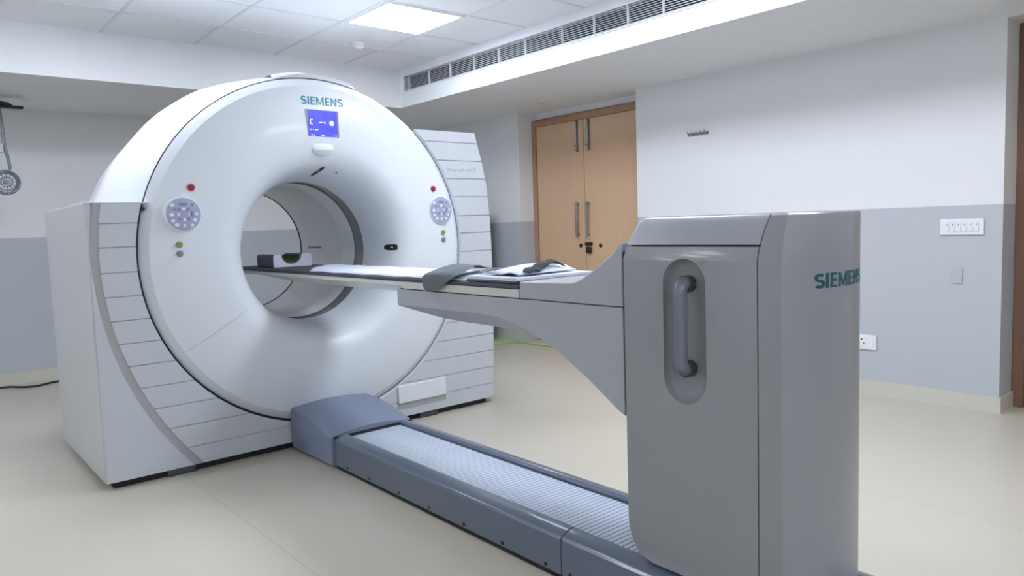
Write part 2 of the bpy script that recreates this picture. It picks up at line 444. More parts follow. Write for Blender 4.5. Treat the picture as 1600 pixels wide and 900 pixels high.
# air grille in the soffit face
t = thing('air_grille', (XS, 4., 2.394), 'long white slatted air grille in the soffit face under the ceiling', 'air vent')
mb = MB(); mb.box(XS-.008, XS+.0, .6, 5.52, 2.325, 2.333); mb.box(XS-.008, XS+.0, .6, 5.52, 2.455, 2.463)
mb.box(XS-.008, XS+.0, 5.512, 5.522, 2.333, 2.455); mb.box(XS-.008, XS, .6, .61, 2.333, 2.455)
mb.build('frame', M['plate'], t, smooth=0)
mb = MB()
for k in range(9):
    z = 2.3385+.0135*k
    mb.prism([(XS+.002, z), (XS+.014, z+.006), (XS+.014, z+.0085), (XS+.002, z+.0035)], .61, 5.512, 'Y')
mb.build('slats', M['vent'], t, smooth=0)
B('duct_shadow', M['gap'], t, (XS+.06, XS+.069, .61, 5.512, 2.334, 2.454), smooth=0)
for yv in (5.455, 5.14, 4.84, 4.53, 4.23, 3.93, 3.56, 3.27, 2.99, 2.72, 2.41, 2.11, 1.81, 1.5, 1.2, .9):
    B('divider', M['plate'], t, (XS-.004, XS+.012, yv-.0025, yv+.0025, 2.333, 2.455), smooth=0)

# ------------------------------------------------------------------ scanner gantry
CX, CZ = 1.787, 1.04
GY = 3.68                       # front plane of the side wings
G = thing('ct_scanner', (CX, GY, 0), 'large white ring-shaped scanner with a round bore and a blue screen', 'medical scanner')
Rd = .911
# front disc with funnel
prof = [(Rd-.02, 3.700), (Rd, 3.700), (Rd, 3.697), (.9085, 3.694), (.872, 3.662)]
ctrl = [(.872, 3.662), (.82, 3.647), (.76, 3.634), (.70, 3.625), (.62, 3.619), (.56, 3.619), (.515, 3.630), (.474, 3.657), (.445, 3.692), (.425, 3.735), (.409, 3.79), (.397, 3.86), (.3895, 3.91), (.386, 3.94)]
def spline2(P, n=4):
    out = []
    for i in range(len(P)-1):
        p0, p1, p2, p3 = P[max(0, i-1)], P[i], P[i+1], P[min(len(P)-1, i+2)]
        for k in range(n):
            t_ = k/n
            out.append(tuple(.5*((2*p1[q])+(p2[q]-p0[q])*t_+(2*p0[q]-5*p1[q]+4*p2[q]-p3[q])*t_**2+(-p0[q]+3*p1[q]-3*p2[q]+p3[q])*t_**3) for q in (0, 1)))
    out.append(P[-1]); return out
fprof = spline2(ctrl)
prof = prof[:-1]+fprof
def face_y(x, z):
    r = math.hypot(x-CX, z-CZ)
    for (r0, y0), (r1, y1) in zip(fprof, fprof[1:]):
        if r1 <= r <= r0 and r0 != r1: return y0+(y1-y0)*(r0-r)/(r0-r1)
    return 3.619
def P36(x, z):
    k = 1.
    for _ in range(6): k = face_y(x*k, 1.15+(z-1.15)*k)/3.6
    return x*k, 1.15+(z-1.15)*k
MB().revolve(prof, CX, CZ, 144).build('front_cover', M['white'], G, smooth=12)
MB().revolve([(.386, 3.94), (.392, 3.945), (.392, 4.045), (.386, 4.05)], CX, CZ, 120).build('scan_ring', M['ring'], G, smooth=40)
MB().revolve([(.386, 4.05), (.386, 4.22), (.3855, 4.222), (.386, 4.224), (.386, 4.80)], CX, CZ, 120).build('bore_tube', M['bore'], G, smooth=40)
MB().revolve([(.386, 4.80), (.383, 4.803), (.383, 4.815), (.392, 4.82)], CX, CZ, 120).build('bore_edge', M['black'], G)
# barrel behind the disc: radius changes with angle
def shell_r(a, f):
    d = math.degrees(a) % 360
    # angle 180 = left, 90 = top
    pts = [(0, .97), (60, .985), (76, 1.01), (92, 1.015), (110, 1.0), (125, .985), (140, .975), (155, .985), (170, 1.0), (180, 1.005), (200, 1.0), (270, .93), (330, .93), (360, .97)]
    for (d0, r0), (d1_, r1) in zip(pts, pts[1:]):
        if d0 <= d <= d1_:
            u = (d-d0)/(d1_-d0); u = u*u*(3-2*u); r = r0+(r1-r0)*u; break
    return (Rd+.006)+(r-Rd-.006)*f
def ring(y, f, n=144, sc=1.):
    return [(CX+shell_r(2*PI*k/n, f)*sc*math.cos(2*PI*k/n), y, CZ+shell_r(2*PI*k/n, f)*sc*math.sin(2*PI*k/n)) for k in range(n)]
mb = MB(); rr = [ring(3.703, 0, sc=.965), ring(3.703, 0, sc=.996), ring(3.705, 0)]
for k in range(1, 9): rr.append(ring(3.705+.665*k/8, (k/8)**.75))
rr += [ring(4.385, 1., sc=.996), ring(4.40, 1, sc=.98), ring(4.74, 1, sc=.96), ring(4.78, 1, sc=.93), ring(4.80, 1, sc=.88), ring(4.80, 1, sc=.42)]
mb.loft(rr, caps=False).build('barrel', M['shell'], G, smooth=40)
MB().revolve([(Rd-.006, 3.7005), (Rd-.002, 3.7015), (Rd+.0045, 3.7015), (Rd+.005, 3.703)], CX, CZ, 144).build('disc_gap', M['socket'], G)
# raised top cover
mb = MB(); rows = []
for (yy, f) in ((3.70, 0.), (3.705, .02), (3.9, .42), (4.15, .75), (4.30, .92), (4.31, .93)):
    row = []
    lift = 0.0 if yy in (3.70, 4.31) else .018
    a_l = math.radians(104-13*f); a_r = math.radians(74-2*f)
    for k in range(25):
        a = a_l+(a_r-a_l)*k/24
        lf = lift*min(1., k/9., (24-k)/2.)
        r = shell_r(a, max(0, f)**.75)+lf+.001
        row.append((CX+r*math.cos(a), yy, CZ+r*math.sin(a)))
    rows.append(row)
mb.loft(rows, closed=False, caps=False).build('top_cover', M['panel'], G, smooth=50)

# wings
def arc(r, a0, a1, n):
    return [(CX+r*math.cos(math.radians(a0+(a1-a0)*k/n)), CZ+r*math.sin(math.radians(a0+(a1-a0)*k/n))) for k in range(n+1)]
ZL, ZR, ZB = 1.303, 1.727, .035
XL = .675
aL = 180-math.degrees(math.asin((ZL-CZ)/.93))
polyL = [(XL, ZB), (CX, ZB)] + arc(.924, 270, aL, 40) + [(XL, ZL)]
mb = MB(); mb.prism(polyL, GY+.0061, 4.62, 'Y')
mb.build('side_wing', M['side'], G, bevel=.004)
# side face of the left wing reaches further back, with a rounded top corner
sidep = [(GY+.002, ZB), (4.70, ZB), (4.71, .1), (4.705, ZL-.06), (4.695, ZL-.025), (4.675, ZL-.008), (4.64, ZL), (GY+.002, ZL)]
MB().prism(sidep, XL-.008, XL+.02, 'X').build('side_panel', M['side'], G, bevel=.004)
def XRf(z):
    pts = [(.03, 2.925), (.5, 2.948), (.95, 2.955), (1.2, 2.948), (1.4, 2.93), (1.55, 2.898), (1.727, 2.848)]
    for (z0, x0), (z1, x1) in zip(pts, pts[1:]):
        if z <= z1: return x0+(x1-x0)*(z-z0)/(z1-z0)
    return pts[-1][1]
aR = math.degrees(math.asin((ZR-CZ)/.93))
polyR = [(CX, ZB)] + [(XRf(z)-.003, z) for z in (.035, .5, .95, 1.2, 1.4, 1.55, 1.72)] + arc(.924, aR, -90, 60)
MB().prism(polyR, GY+.0061, 4.30, 'Y').build('side_wing', M['side'], G, bevel=.003)
grooves = [.125, .234, .341, .448, .556, .663, .770, .880, .990, 1.105, 1.213, 1.331, 1.441, 1.551, 1.661]
def strips(xleft, xright, ztop, name):
    zs = [ZB]+[z for z in grooves if z < ztop-.02]+[ztop]
    mb = MB()
    for z0, z1 in zip(zs, zs[1:]):
        a, b = z0+(.0018 if z0 > ZB else 0), z1-(.0018 if z1 < ztop else 0)
        n = 6; L = []; R = []
        for k in range(n+1):
            z = a+(b-a)*k/n
            xl, xr = xleft(z), xright(z)
            if xr-xl > .004: L.append((xl, z)); R.append((xr, z))
        if len(L) > 1: mb.prism(L+R[::-1], GY, GY+.006, 'Y')
    return mb.build(name, M['panel'], G, smooth=20, bevel=.0015, seg=1, weld=False)
Rc = .922
def cl(z):
    d = Rc**2-(z-CZ)**2
    return CX-math.sqrt(d) if d > 0 else CX
def cr(z):
    d = Rc**2-(z-CZ)**2
    return CX+math.sqrt(d) if d > 0 else CX
# left: curved trim band splits the front into corner piece and slatted piece
BX, BZ = 2.239, 1.042
def band_o(z): return max(XL+.002, BX-math.sqrt(max(0, 1.556**2-(z-BZ)**2)))
def band_i(z): return band_o(z)+.030+.018*max(0, (0.9-z))
strips(lambda z: band_i(z), cl, ZL, 'slatted_front_panel')
strips(cr, XRf, ZR, 'slatted_front_panel')
zz = [ZB+(ZL-ZB)*k/40 for k in range(41)]
mb = MB()
rows = []
for z in zz:
    o_, i_ = band_o(z), band_i(z)
    rows.append([(o_+(i_-o_)*u, GY-.0005+.0025*math.sin(PI*u)**.7 if 0 < u < 1 else GY-.0005, z) for u in (0, .1, .25, .5, .75, .9, 1)])
mb.loft(rows, closed=False, caps=False).build('curved_trim_band', M['band'], G)
mb = MB(); L = [(XL+.0, z) for z in zz if band_o(z) > XL+.004]; R = [(band_o(z), z) for z in zz if band_o(z) > XL+.004]
low = [p for p in zip(L, R) if p[0][1] < 1.0]
mb.prism([p[0] for p in low]+[p[1] for p in low][::-1], GY, GY+.0035, 'Y').build('corner_panel', M['panel'], G)
# rim gasket between slats and disc
MB().revolve([(.9225, GY+.012), (.922, GY+.003), (.917, GY+.006), (.914, GY+.016)], CX, CZ, 120, math.radians(-90), math.radians(aR)).build('rim_trim', M['panel'], G)
MB().revolve([(.9235, GY+.0062), (.922, GY+.006), (.919, GY+.012), (.914, GY+.02)], CX, CZ, 120, math.radians(aL), math.radians(270)).build('rim_gap', M['gap'], G)
# plinth
B('plinth', M['gap'], G, (XL+.03, 2.88, GY+.03, 4.58, 0, ZB), smooth=0)
# top line of the left wing
B('wing_cap', M['white'], G, (XL-.006, .93, GY-.001, 3.99, ZL, ZL+.006), bevel=.002)
mb = MB(); mb.cyl((.905, GY-.006, 1.277), (.905, GY+.01, 1.277), .010, 16); mb.build('corner_bolt', M['black'], G)
# service cover low on the right wing
mb = MB(); mb.box(2.205, 2.548, GY-.012, GY+.004, .118, .226); mb.build('service_cover', M['white'], G, bevel=.006)
MB().prism([(GY-.004, .088), (GY+.002, .088), (GY+.002, .118), (GY-.002, .118)], 2.205, 2.548, 'X').build('service_recess', M['band'], G)
# lower cover split lines on the disc
def strip_line(pts, w, m, name):
    mb = MB()
    for (a, b) in zip(pts, pts[1:]):
        a = Vector(a); b = Vector(b); d = (b-a).normalized(); nrm = Vector((0, -1, 0)); s = d.cross(nrm)*w/2
        mb.quad([a-s, a+s, b+s, b-s])
    return mb.build(name, m, G, smooth=0)
sa = math.radians(211)
MB().tube([(CX+r*math.cos(sa), face_y(CX+r*math.cos(sa), CZ+r*math.sin(sa))-.0002, CZ+r*math.sin(sa)) for r in [.86-.02*k for k in range(18)]], .0011, 6).build('cover_seam', M['band'], G)
for x0_ in (.93, 2.36):
    B('levelling_foot', M['socket'], G, (x0_, x0_+.13, GY+.006, GY+.06, 0, .034), bevel=.003)
# lettering
maker_letters(.042, .236, M['teal'], G, lambda u, w, d: (P36(1.670+u, 1.802+w)[0], face_y(*P36(1.670+u, 1.802+w))-.0008-d, P36(1.670+u, 1.802+w)[1]))
text_mesh('model_lettering', 'Biograph mCT', .026, .225, M['pale'], G, lambda u, w, d: (2.625+u, GY-.0002-d, 1.480+w), bold=.0)
# screen
SY = 3.6195
SK = SY/3.6; SDX = 1.7875*SK-1.7905; SDZ = (1.15+(1.708-1.15)*SK)-1.701
SCR0 = len(bpy.data.objects); sb = B('screen_bezel', M['panel'], G, (1.700, 1.881, SY-.001, SY+.016, 1.629, 1.773), bevel=.002)
SC = B('screen', M['screen'], G, (1.704, 1.877, SY-.0025, SY+.004, 1.633, 1.769), smooth=0)
g0, g1 = SY-.0032, SY-.0024
def glyph(x0, x1, z0, z1): B('glyph', M['glyph'], SC, (x0, x1, g0, g1, z0, z1), smooth=0)
MB().prism([(1.838+.014*math.cos(2*PI*k/18), 1.705+.014*math.sin(2*PI*k/18)) for k in range(18)], g0, g1).build('glyph', M['glyph'], SC)
for q in ((1.765, 1.79, 1.703, 1.709), (1.795, 1.802, 1.70, 1.712)): glyph(*q)
MB().prism([(1.715, 1.694), (1.73, 1.694), (1.73, 1.698), (1.721, 1.698), (1.721, 1.717), (1.732, 1.717), (1.732, 1.722), (1.715, 1.722)], g0, g1).build('glyph', M['glyph'], SC, smooth=0)
for k, x in enumerate((1.712, 1.728, 1.742, 1.752)): glyph(x, x+.008, 1.664+.002*(k % 2), 1.671)
for x in (1.718, 1.732, 1.775, 1.786, 1.855): glyph(x, x+.009, 1.637, 1.643)
B('screen_side_bar', M['keydk'], SC, (1.868, 1.877, g0, g1, 1.634, 1.768), smooth=0)
for o in (sb, SC): o.location = (SDX, 0, SDZ)
# scoop sensor under the screen
def ell(x, z, a, b, y, n=40): return [(x+a*math.cos(2*PI*k/n), y, z+b*math.sin(2*PI*k/n)) for k in range(n)]
mb = MB(); rows = []
hx_, hz_ = P36(1.778, 1.594)
for k in range(25):
    u = -1+2*k/24; row = []; c = math.sqrt(max(0, 1-u*u))
    for j in range(9):
        w = j/8.
        row.append((hx_+u*.062, 3.6195-.018*(w**2)*c**1.3, hz_+.022-.042*w-.004*c*w))
    row.append((hx_+u*.058, 3.622, hz_-.023-.028*c))
    rows.append(row)
mb.loft(rows, closed=False, caps=False).build('sensor_hood', M['white'], G, smooth=60)
mb = MB(); mb.cyl((hx_-.005, 3.622, hz_+.028), (hx_-.005, 3.616, hz_+.028), .005); mb.build('status_light', M['key'], G)
# marks on the funnel: slot window at the top, dot, window on the right
def on_funnel(ang, r, lift=.0):
    y = face_y(CX+r, CZ)
    return Vector((CX+(r-lift)*math.cos(ang), y-lift*.6, CZ+(r-lift)*math.sin(ang)))
def funnel_patch(name, a_c, r_c, L, W, phi, m, lift=.0015):
    mb = MB(); rings_ = []
    for q in (1., .6, .2):
        fan = []
        for i in range(28):
            t_ = 2*PI*i/28
            cu, su = math.cos(t_), math.sin(t_)
            den = (abs(cu)**4+abs(su)**4)**.25
            cu, su = cu/den*q, su/den*q
            tt = L*cu*math.cos(phi)-W*su*math.sin(phi); rr_ = L*cu*math.sin(phi)+W*su*math.cos(phi)
            fan.append(on_funnel(a_c-tt/r_c, r_c+rr_, lift))
        rings_.append(fan)
    return mb.loft(rings_, caps=False).build(name, m, G, smooth=60)
funnel_patch('slot_window', math.radians(88.0), .432, .026, .009, math.radians(52), M['black'])
funnel_patch('marker_dot', math.radians(75), .440, .005, .005, 0, M['greybtn'])
funnel_patch('laser_window', math.radians(0), .440, .018, .021, 0, M['black'])
funnel_patch('laser_window', math.radians(179.0), .405, .016, .012, 0, M['black'])
mb = MB()
for k in range(2):
    pass
mb = MB()
a0_, a1_ = math.radians(-1.0), math.radians(1.0)
rb = .3845
mb.loft([[(CX+rb*math.cos(a), y, CZ+rb*math.sin(a)) for a in (a0_, 0, a1_)] for y in (4.50, 4.70)], closed=False, caps=False).build('bore_label', M['ring'], G)
# control pads
def control_pad(x, z):
    x, z = P36(x, z); y = min(face_y(x-.06, z), face_y(x+.06, z))-.001
    mb = MB()
    mb.loft([ell(x, z, .086, .086, y+.030), ell(x, z, .084, .084, y-.004), ell(x, z, .079, .079, y-.007)])
    o = mb.build('control_pad', M['white'], G)
    mb = MB(); mb.loft([ell(x, z, .077, .077, y-.006), ell(x, z, .077, .077, y-.0085), ell(x, z, .074, .074, y-.0095)]); mb.build('pad_face', M['lilac'], o)
    def keys(spec, m):
        for (kx, kz, r, sx) in spec:
            mb = MB().loft([ell(x+kx, z+kz, r*sx, r, y-.0090, 14), ell(x+kx, z+kz, r*sx, r, y-.0115, 14), ell(x+kx, z+kz, r*sx*.7, r*.7, y-.0122, 14)])
            mb.build('key', m, o)
    keys([(-.050, .042, .009, 1.2), (.0, .024, .007, 1.3), (-.054, -.002, .009, 1.2), (.056, .0, .008, 1.1), (-.050, -.030, .008, 1.2), (-.034, -.050, .009, 1.2), (.048, -.028, .009, 1.), (.034, -.052, .008, 1.1), (0, -.054, .009, .7), (-.024, .0, .008, .6), (.022, 0, .007, .6), (.002, -.026, .007, .8)], M['key'])
    keys([(0, .047, .007, 3.2), (.040, .044, .006, 1.2), (-.020, .022, .006, 1.), (.020, .022, .006, 1.), (.038, .0, .016, .3), (-.018, -.022, .006, 1.), (.020, -.022, .008, 1.), (-.037, .022, .006, 1.)], M['keydk'])
control_pad(1.056, 1.247); control_pad(2.502, 1.249)
def knob(nm, m, x, z, r, h, mring=None):
    x, z = P36(x, z); y = face_y(x, z)
    q = G
    if mring is not None:
        q = MB().loft([ell(x, z, r*1.35, r*1.35, y+.006, 24), ell(x, z, r*1.35, r*1.35, y-.004, 24)]).build('stop_button_ring', mring, G)
    MB().loft([ell(x, z, r, r, y+.004, 24), ell(x, z, r, r, y-h, 24), ell(x, z, r*.73, r*.73, y-h-.003, 24)]).build(nm, m, q)
for x, z in ((1.100, 1.371), (2.461, 1.373)): knob('stop_button', M['red'], x, z, .015, .010, M['redring'])
for x, z1, z2 in ((1.0305, 1.107, 1.065), (2.521, 1.1155, 1.073)):
    knob('green_key', M['green'], x, z1, .015, .007); knob('grey_key', M['greybtn'], x, z2, .0145, .007)
# ------------------------------------------------------------------ floor rail of the table
RX0, RX1 = 1.555, 2.0
RYa, RYb = .62, 3.20
R_ = thing('floor_rail', ((RX0+RX1)/2, 2., 0), 'long slate blue floor rail with ribbed top running from the scanner', 'floor rail')
def side_prof(s):  # cross-section points in (x,z) mirrored for s=-1
    xm = (RX0+RX1)/2
    P = [(RX0, .022), (RX0, .140), (RX0+.006, .149), (RX0+.045, .164), (RX0+.062, .165), (RX0+.075, .155), (RX0+.078, .135), (RX0+.078, .022)]
    return P if s > 0 else [(2*xm-a, b) for a, b in P]
ys = 1.640
for s in (1, -1):
    for (a, b) in ((RYa, ys-.002), (ys+.002, RYb)):
        MB().prism(side_prof(s), a, b, 'Y').build('side_cover', M['rail'] if s > 0 else M['rail'], R_, bevel=.002)
B('base_plate', M['gap'], R_, (RX0+.012, RX1-.012, RYa+.01, RYb, 0, .13), smooth=0)
mb = MB(); P = []
n = int((RYb-RYa)/.021)
pf = []
for k in range(n):
    y = RYa+k*.021
    pf += [(y, .1445), (y+.002, .1485), (y+.016, .1485), (y+.018, .1445)]
pf = pf+[(RYb, .1445), (RYb, .135), (RYa, .135)]
MB().prism(pf, RX0+.080, RX1-.087, 'X').build('ribbed_belt', M['belt'], R_, smooth=0)
for y in (3.076, 2.871, 2.624, 2.393, 2.163, 1.937, 1.713, 1.60, 1.4, 1.2):
    mb = MB(); mb.cyl((RX0+.002, y, .036), (RX0-.003, y, .036), .0065, 12); mb.build('bolt', M['black'], R_)
# end cap at the gantry
mb = MB(); rows = []
ex0, ex1 = 1.542, 2.02
def capz(y):
    u = (y-3.204)/(3.668-3.204)
    return .172+.066*math.sin(min(1, u*1.15)*PI/2)
for k in range(17):
    y = 3.204+(3.662-3.204)*k/16; zt = capz(y); r = []
    r += [(ex0, y, .02), (ex0, y, zt-.022)]
    for j in range(1, 6):
        a = PI/2*j/5; r.append((ex0+.03*(1-math.cos(a)), y, zt-.022+.022*math.sin(a)*.6))
    for j in range(1, 12):
        u = j/12.; r.append((ex0+.03+(ex1-ex0-.09)*u, y, zt-.009+.018*math.sin(PI*u)))
    for j in range(0, 7):
        a = PI/2*j/6; r.append((ex1-.06+.06*math.sin(a), y, zt-.06+.051*math.cos(a)))
    r += [(ex1, y, .02)]
    rows.append(r)
mb.loft(rows).build('end_cap', M['raildk'], R_, smooth=35)
B('end_cap_gap', M['gap'], R_, (RX0+.004, RX1-.004, 3.199, 3.204, .02, .158), smooth=0)

# ------------------------------------------------------------------ patient table
Tb = thing('patient_table', (1.785, 1.15, .165), 'grey patient table column with cantilever arm and long tabletop', 'patient table')
KX0, KX1 = 1.585, 1.985; KC = 1.785
ZT, ZK = 1.155, .172
KY1 = 1.385; KYs = .955; KYe = .892; BUL = .055
def shoulder(z):   # inset in X of the flanks near the top
    if z <= 1.04: return 0.
    u = (z-1.04)/(ZT-1.04); return .062*u**1.5
def foot(z):       # inset in Y near the foot of the gantry side
    if z >= .28: return 0.
    u = (.28-z)/(.28-ZK); return .085*(1-math.sqrt(max(0, 1-u*u)))
def col_ring(z, y_hi, y_lo, end=False, ins=0.):
    s = shoulder(z)+ins; x0, x1 = KX0+s, KX1-ins; pts = []
    yh = y_hi-(foot(z)+s*.35+ins if y_hi == KY1 else 0)
    r = .012
    pts += [(x1, yh-r, z), (x1-r*.3, yh-r*.3, z), (x1-r, yh, z)] if y_hi == KY1 else [(x1, yh, z)]
    pts += [(x0+r, yh, z), (x0+r*.3, yh-r*.3, z), (x0, yh-r, z)] if y_hi == KY1 else [(x0, yh, z)]
    if not end:
        pts += [(x0, y_lo, z), (x1, y_lo, z)]
    else:
        ye = KYe+ins*.2
        e2 = .3*s
        pts.append((x0, ye+.012+e2, z))
        for k in range(25):
            u = -1+2*k/24; x = (x0+x1)/2+u*(x1-x0)/2
            pts.append((x, ye+e2*(1-u)/2-BUL*(1-u*u)**.9*1. - (0 if 0 < k < 24 else -.0), z))
        pts.append((x1, ye+.012, z))
    return pts
SEAM = 1.079
zs1 = [ZK, .178, .19, .205, .225, .25, .28, .4, .7, 1.04, SEAM-.003]
MB().loft([col_ring(z, KY1, KYs+.002) for z in zs1]).build('column', M['col'], Tb, smooth=35)
COL = [o for o in Tb.children][0] if Tb.children else None
zs2 = [SEAM+.002]+[SEAM+.002+(ZT-.004-SEAM-.002)*k/6 for k in range(1, 7)]
rr = [col_ring(z, KY1, KYs+.002) for z in zs2]+[col_ring(ZT, KY1, KYs+.002, ins=.004)]
MB().loft(rr).build('column_lid', M['lid'], Tb, smooth=35)
MB().loft([col_ring(z, KY1, KYs+.006, ins=.008) for z in (SEAM-.01, SEAM+.01)]).build('lid_gap', M['gap'], Tb, smooth=0)
zs3 = [ZK, .178, .4, .8, 1.04]+[1.04+(ZT-.004-1.04)*k/7 for k in range(1, 8)]
rr = [col_ring(z, KYs-.0015, 0, end=True) for z in zs3]+[col_ring(ZT, KYs-.0015, 0, end=True, ins=.004)]
MB().loft(rr).build('end_panel', M['col'], Tb, smooth=22)
B('panel_gap', M['gap'], Tb, (KX0+.006, KX1-.006, KYs-.004, KYs+.004, ZK+.01, 1.06), smooth=0)
B('carriage', M['gap'], Tb, (KX0+.02, KX1-.02, .90, 1.30, .1655, ZK+.01), smooth=0)
def endpt(u, w, d):
    x = 1.668+u; q = (x-KC)/((KX1-KX0)/2)
    y = KYe-BUL*(1-q*q)**.9
    return (x, y-.0006-d, .972+w)
maker_letters(.036, .246, M['tealdk'], Tb, endpt, depth=.0008)
# recessed grab handle on the near flank: boolean-free recess made of a dished stadium
HY, HZ0, HZ1, HR = 1.172, .655, 1.045, .068
def stad(r, x, dz=0., dy=0., n=16):
    zc0, zc1 = HZ0+HR, HZ1-HR; P = []
    for k in range(n+1): a = PI*k/n; P.append((x, HY+dy+r*math.cos(a), zc1+r*math.sin(a)))
    for k in range(n+1): a = PI+PI*k/n; P.append((x, HY+dy+r*math.cos(a), zc0+r*math.sin(a)))
    return P
# cut the hole in the column flank with a boolean whose cutter is applied right away
cut = MB().loft([stad(HR, KX0-.02), stad(HR, KX0-.0005)]+[stad(HR*(.45+.55*math.cos(PI/2*k/8)**.8), KX0+.034*math.sin(PI/2*k/8), dy=.010*k/8) for k in range(1, 8)]+[stad(HR*.44, KX0+.0345, dy=.011)]).build('cutter', M['col'], None, smooth=0)
col = next(o for o in Tb.children if o.name == 'column')
md = col.modifiers.new('recess', 'BOOLEAN'); md.operation = 'DIFFERENCE'; md.object = cut; md.solver = 'EXACT'
bpy.context.view_layer.update()
me = bpy.data.meshes.new_from_object(col.evaluated_get(bpy.context.evaluated_depsgraph_get()))
me.materials.clear(); me.materials.append(M['col'])
for p in me.polygons: p.use_smooth = True
me.set_sharp_from_angle(angle=math.radians(28))
col.modifiers.clear(); col.data = me
bpy.data.objects.remove(cut)
mb = MB(); hx = KX0-.012; hy = 1.175
pts = [(KX0+.028, hy, .975), (KX0+.010, hy, .978)]
for k in range(7):
    a = PI/2*k/6; pts.append((hx+.022-.022*math.sin(a), hy, .978-.022*(1-math.cos(a))))
for k in range(7):
    a = PI/2*k/6; pts.append((hx+.022*(1-math.cos(a)), hy, .748-.0-.022*math.sin(a)+.022))
pts += [(KX0+.010, hy, .748), (KX0+.028, hy, .748)]
hb = mb.tube(pts, .0185, 18).build('grab_handle', M['handle'], Tb, smooth=50)
for z in (.977, .748):
    mb = MB(); mb.cyl((KX0+.029, hy, z), (KX0+.006, hy, z), .023, 20); mb.build('handle_socket', M['socket'], hb)
# cantilever arm
AX0, AX1 = 1.60, 1.97
low = [(2.634, .831), (2.24, .832), (2.09, .833), (1.987, .829), (1.914, .819), (1.867, .807), (1.812, .794), (1.747, .774), (1.645, .725), (1.541, .668), (1.405, .580)]
low2 = [(2.634, .825, 0.01), (2.40, .787, .058), (2.24, .781, .062), (2.09, .781, .062), (2.0, .778, .06), (1.93, .775, .055), (1.88, .773, .045), (1.812, .770, .03), (1.747, .764, .012), (1.645, .723, .002), (1.541, .667, .001), (1.405, .579, .0005)]
def low_at(y, L, i=1):
    L = sorted(L)
    for p, q in zip(L, L[1:]):
        if p[0] <= y <= q[0]: return p[i]+(q[i]-p[i])*(y-p[0])/(q[0]-p[0])
    return L[-1][i] if y > L[-1][0] else L[0][i]
mb = MB(); rows = []
for k in range(41):
    y = 1.398+(2.634-1.398)*k/40
    za, zb_, ins = low_at(y, low), low_at(y, low2), low_at(y, low2, 2)
    rows.append([(AX0, y, .8975), (AX0, y, za), (AX0+ins+.0005, y, min(zb_, za-.0005)), (AX1-ins-.0005, y, min(zb_, za-.0005)), (AX1, y, za), (AX1, y, .8975)])
mb.loft(rows).build('cantilever_arm', M['arm'], Tb, smooth=25, bevel=.003)
B('arm_gap', M['gap'], Tb, (AX0+.008, AX1-.008, 1.40, 2.62, .8976, .9005), smooth=0)
B('column_gap', M['gap'], Tb, (AX0+.006, AX1-.006, 1.376, 1.402, .60, 1.06), smooth=0)
cp = [(1.398, .9), (1.853, .9), (1.853, .952), (1.847, .958), (1.69, .961), (1.62, .963), (1.60, .9645), (1.58, .970), (1.557, .980), (1.525, .997), (1.497, 1.013), (1.465, 1.034), (1.438, 1.052), (1.405, 1.084), (1.398, 1.088)]
MB().prism(cp, AX0, AX1, 'X').build('arm_cover', M['arm'], Tb, smooth=25, bevel=.004)
# tabletop (pallet): shallow curved underside, thin nose towards the bore
mb = MB(); rows = []
PX0, PX1 = 1.598, 1.976
for y, zb_ in ((4.55, .918), (4.50, .905), (4.35, .899), (4.20, .893), (4.10, .880), (3.98, .868), (3.8, .862), (2.75, .862), (2.60, .868), (2.58, .902), (1.857, .902)):
    r = [(PX0, y, .930), (PX0, y, (.914 if zb_ < .9 else max(zb_, .902)))]
    for k in range(1, 12):
        u = k/12.; e = 1-abs(2*u-1)**1.9
        z0_ = r[1][2]; r.append((PX0+(PX1-PX0)*u, y, z0_-(z0_-zb_)*e if zb_ < z0_ else z0_))
    r += [(PX1, y, r[1][2]), (PX1, y, .930)]
    rows.append(r)
mb.loft(rows).build('tabletop', M['pallet'], Tb, smooth=35)

# mattress pad, sheet, head holder, straps -- loose things on the tabletop
MB().prism([(1.862, .9305), (4.50, .9305), (4.50, .9465), (1.862, .9465)], PX0, PX1, 'X').build('table_mattress', M['dkblue'], None, bevel=.004)
tag(bpy.data.objects['table_mattress'], 'thin dark slate mattress pad lying along the tabletop', 'mattress pad')
mb = MB(); rows = []
N = 60
for k in range(N+1):
    u = k/N; row = []
    for j in range(11):
        w = j/10.; x = PX0+.006+(PX1-PX0-.012)*w
        yend = 3.47+(3.99-3.47)*w
        y = 2.16+(yend-2.16)*u
        z = .9478+.010*math.sin(PI*w)**.35+.0022*math.sin(y*9+w*4)*math.sin(PI*w)+.0014*math.sin(y*23+w*9)
        row.append((x, y, z))
    rows.append(row)
o = mb.loft(rows, closed=False, caps=False).build('bed_sheet', M['sheet'], None, smooth=60)
sd = o.modifiers.new('t', 'SOLIDIFY'); sd.thickness = .002; sd.offset = 1
tag(o, 'pale blue sheet spread over the mattress pad in the middle of the table', 'sheet')
# second short pad near the column
mb = MB(); mb.prism([(1.868, .9475), (2.15, .9475), (2.15, .957), (1.868, .957)], PX0+.002, PX1-.004, 'X')
o = mb.build('foot_pad', M['dkblue'], None, bevel=.004)
ft = MB().prism([(1.864, .9572), (2.15, .9572), (2.15, .968), (1.864, .968)], PX0+.002, PX1-.004, 'X').build('pad_cover', M['sheet'], o, bevel=.001)
tag(o, 'short dark pad with pale cover on the table next to the column end', 'pad')
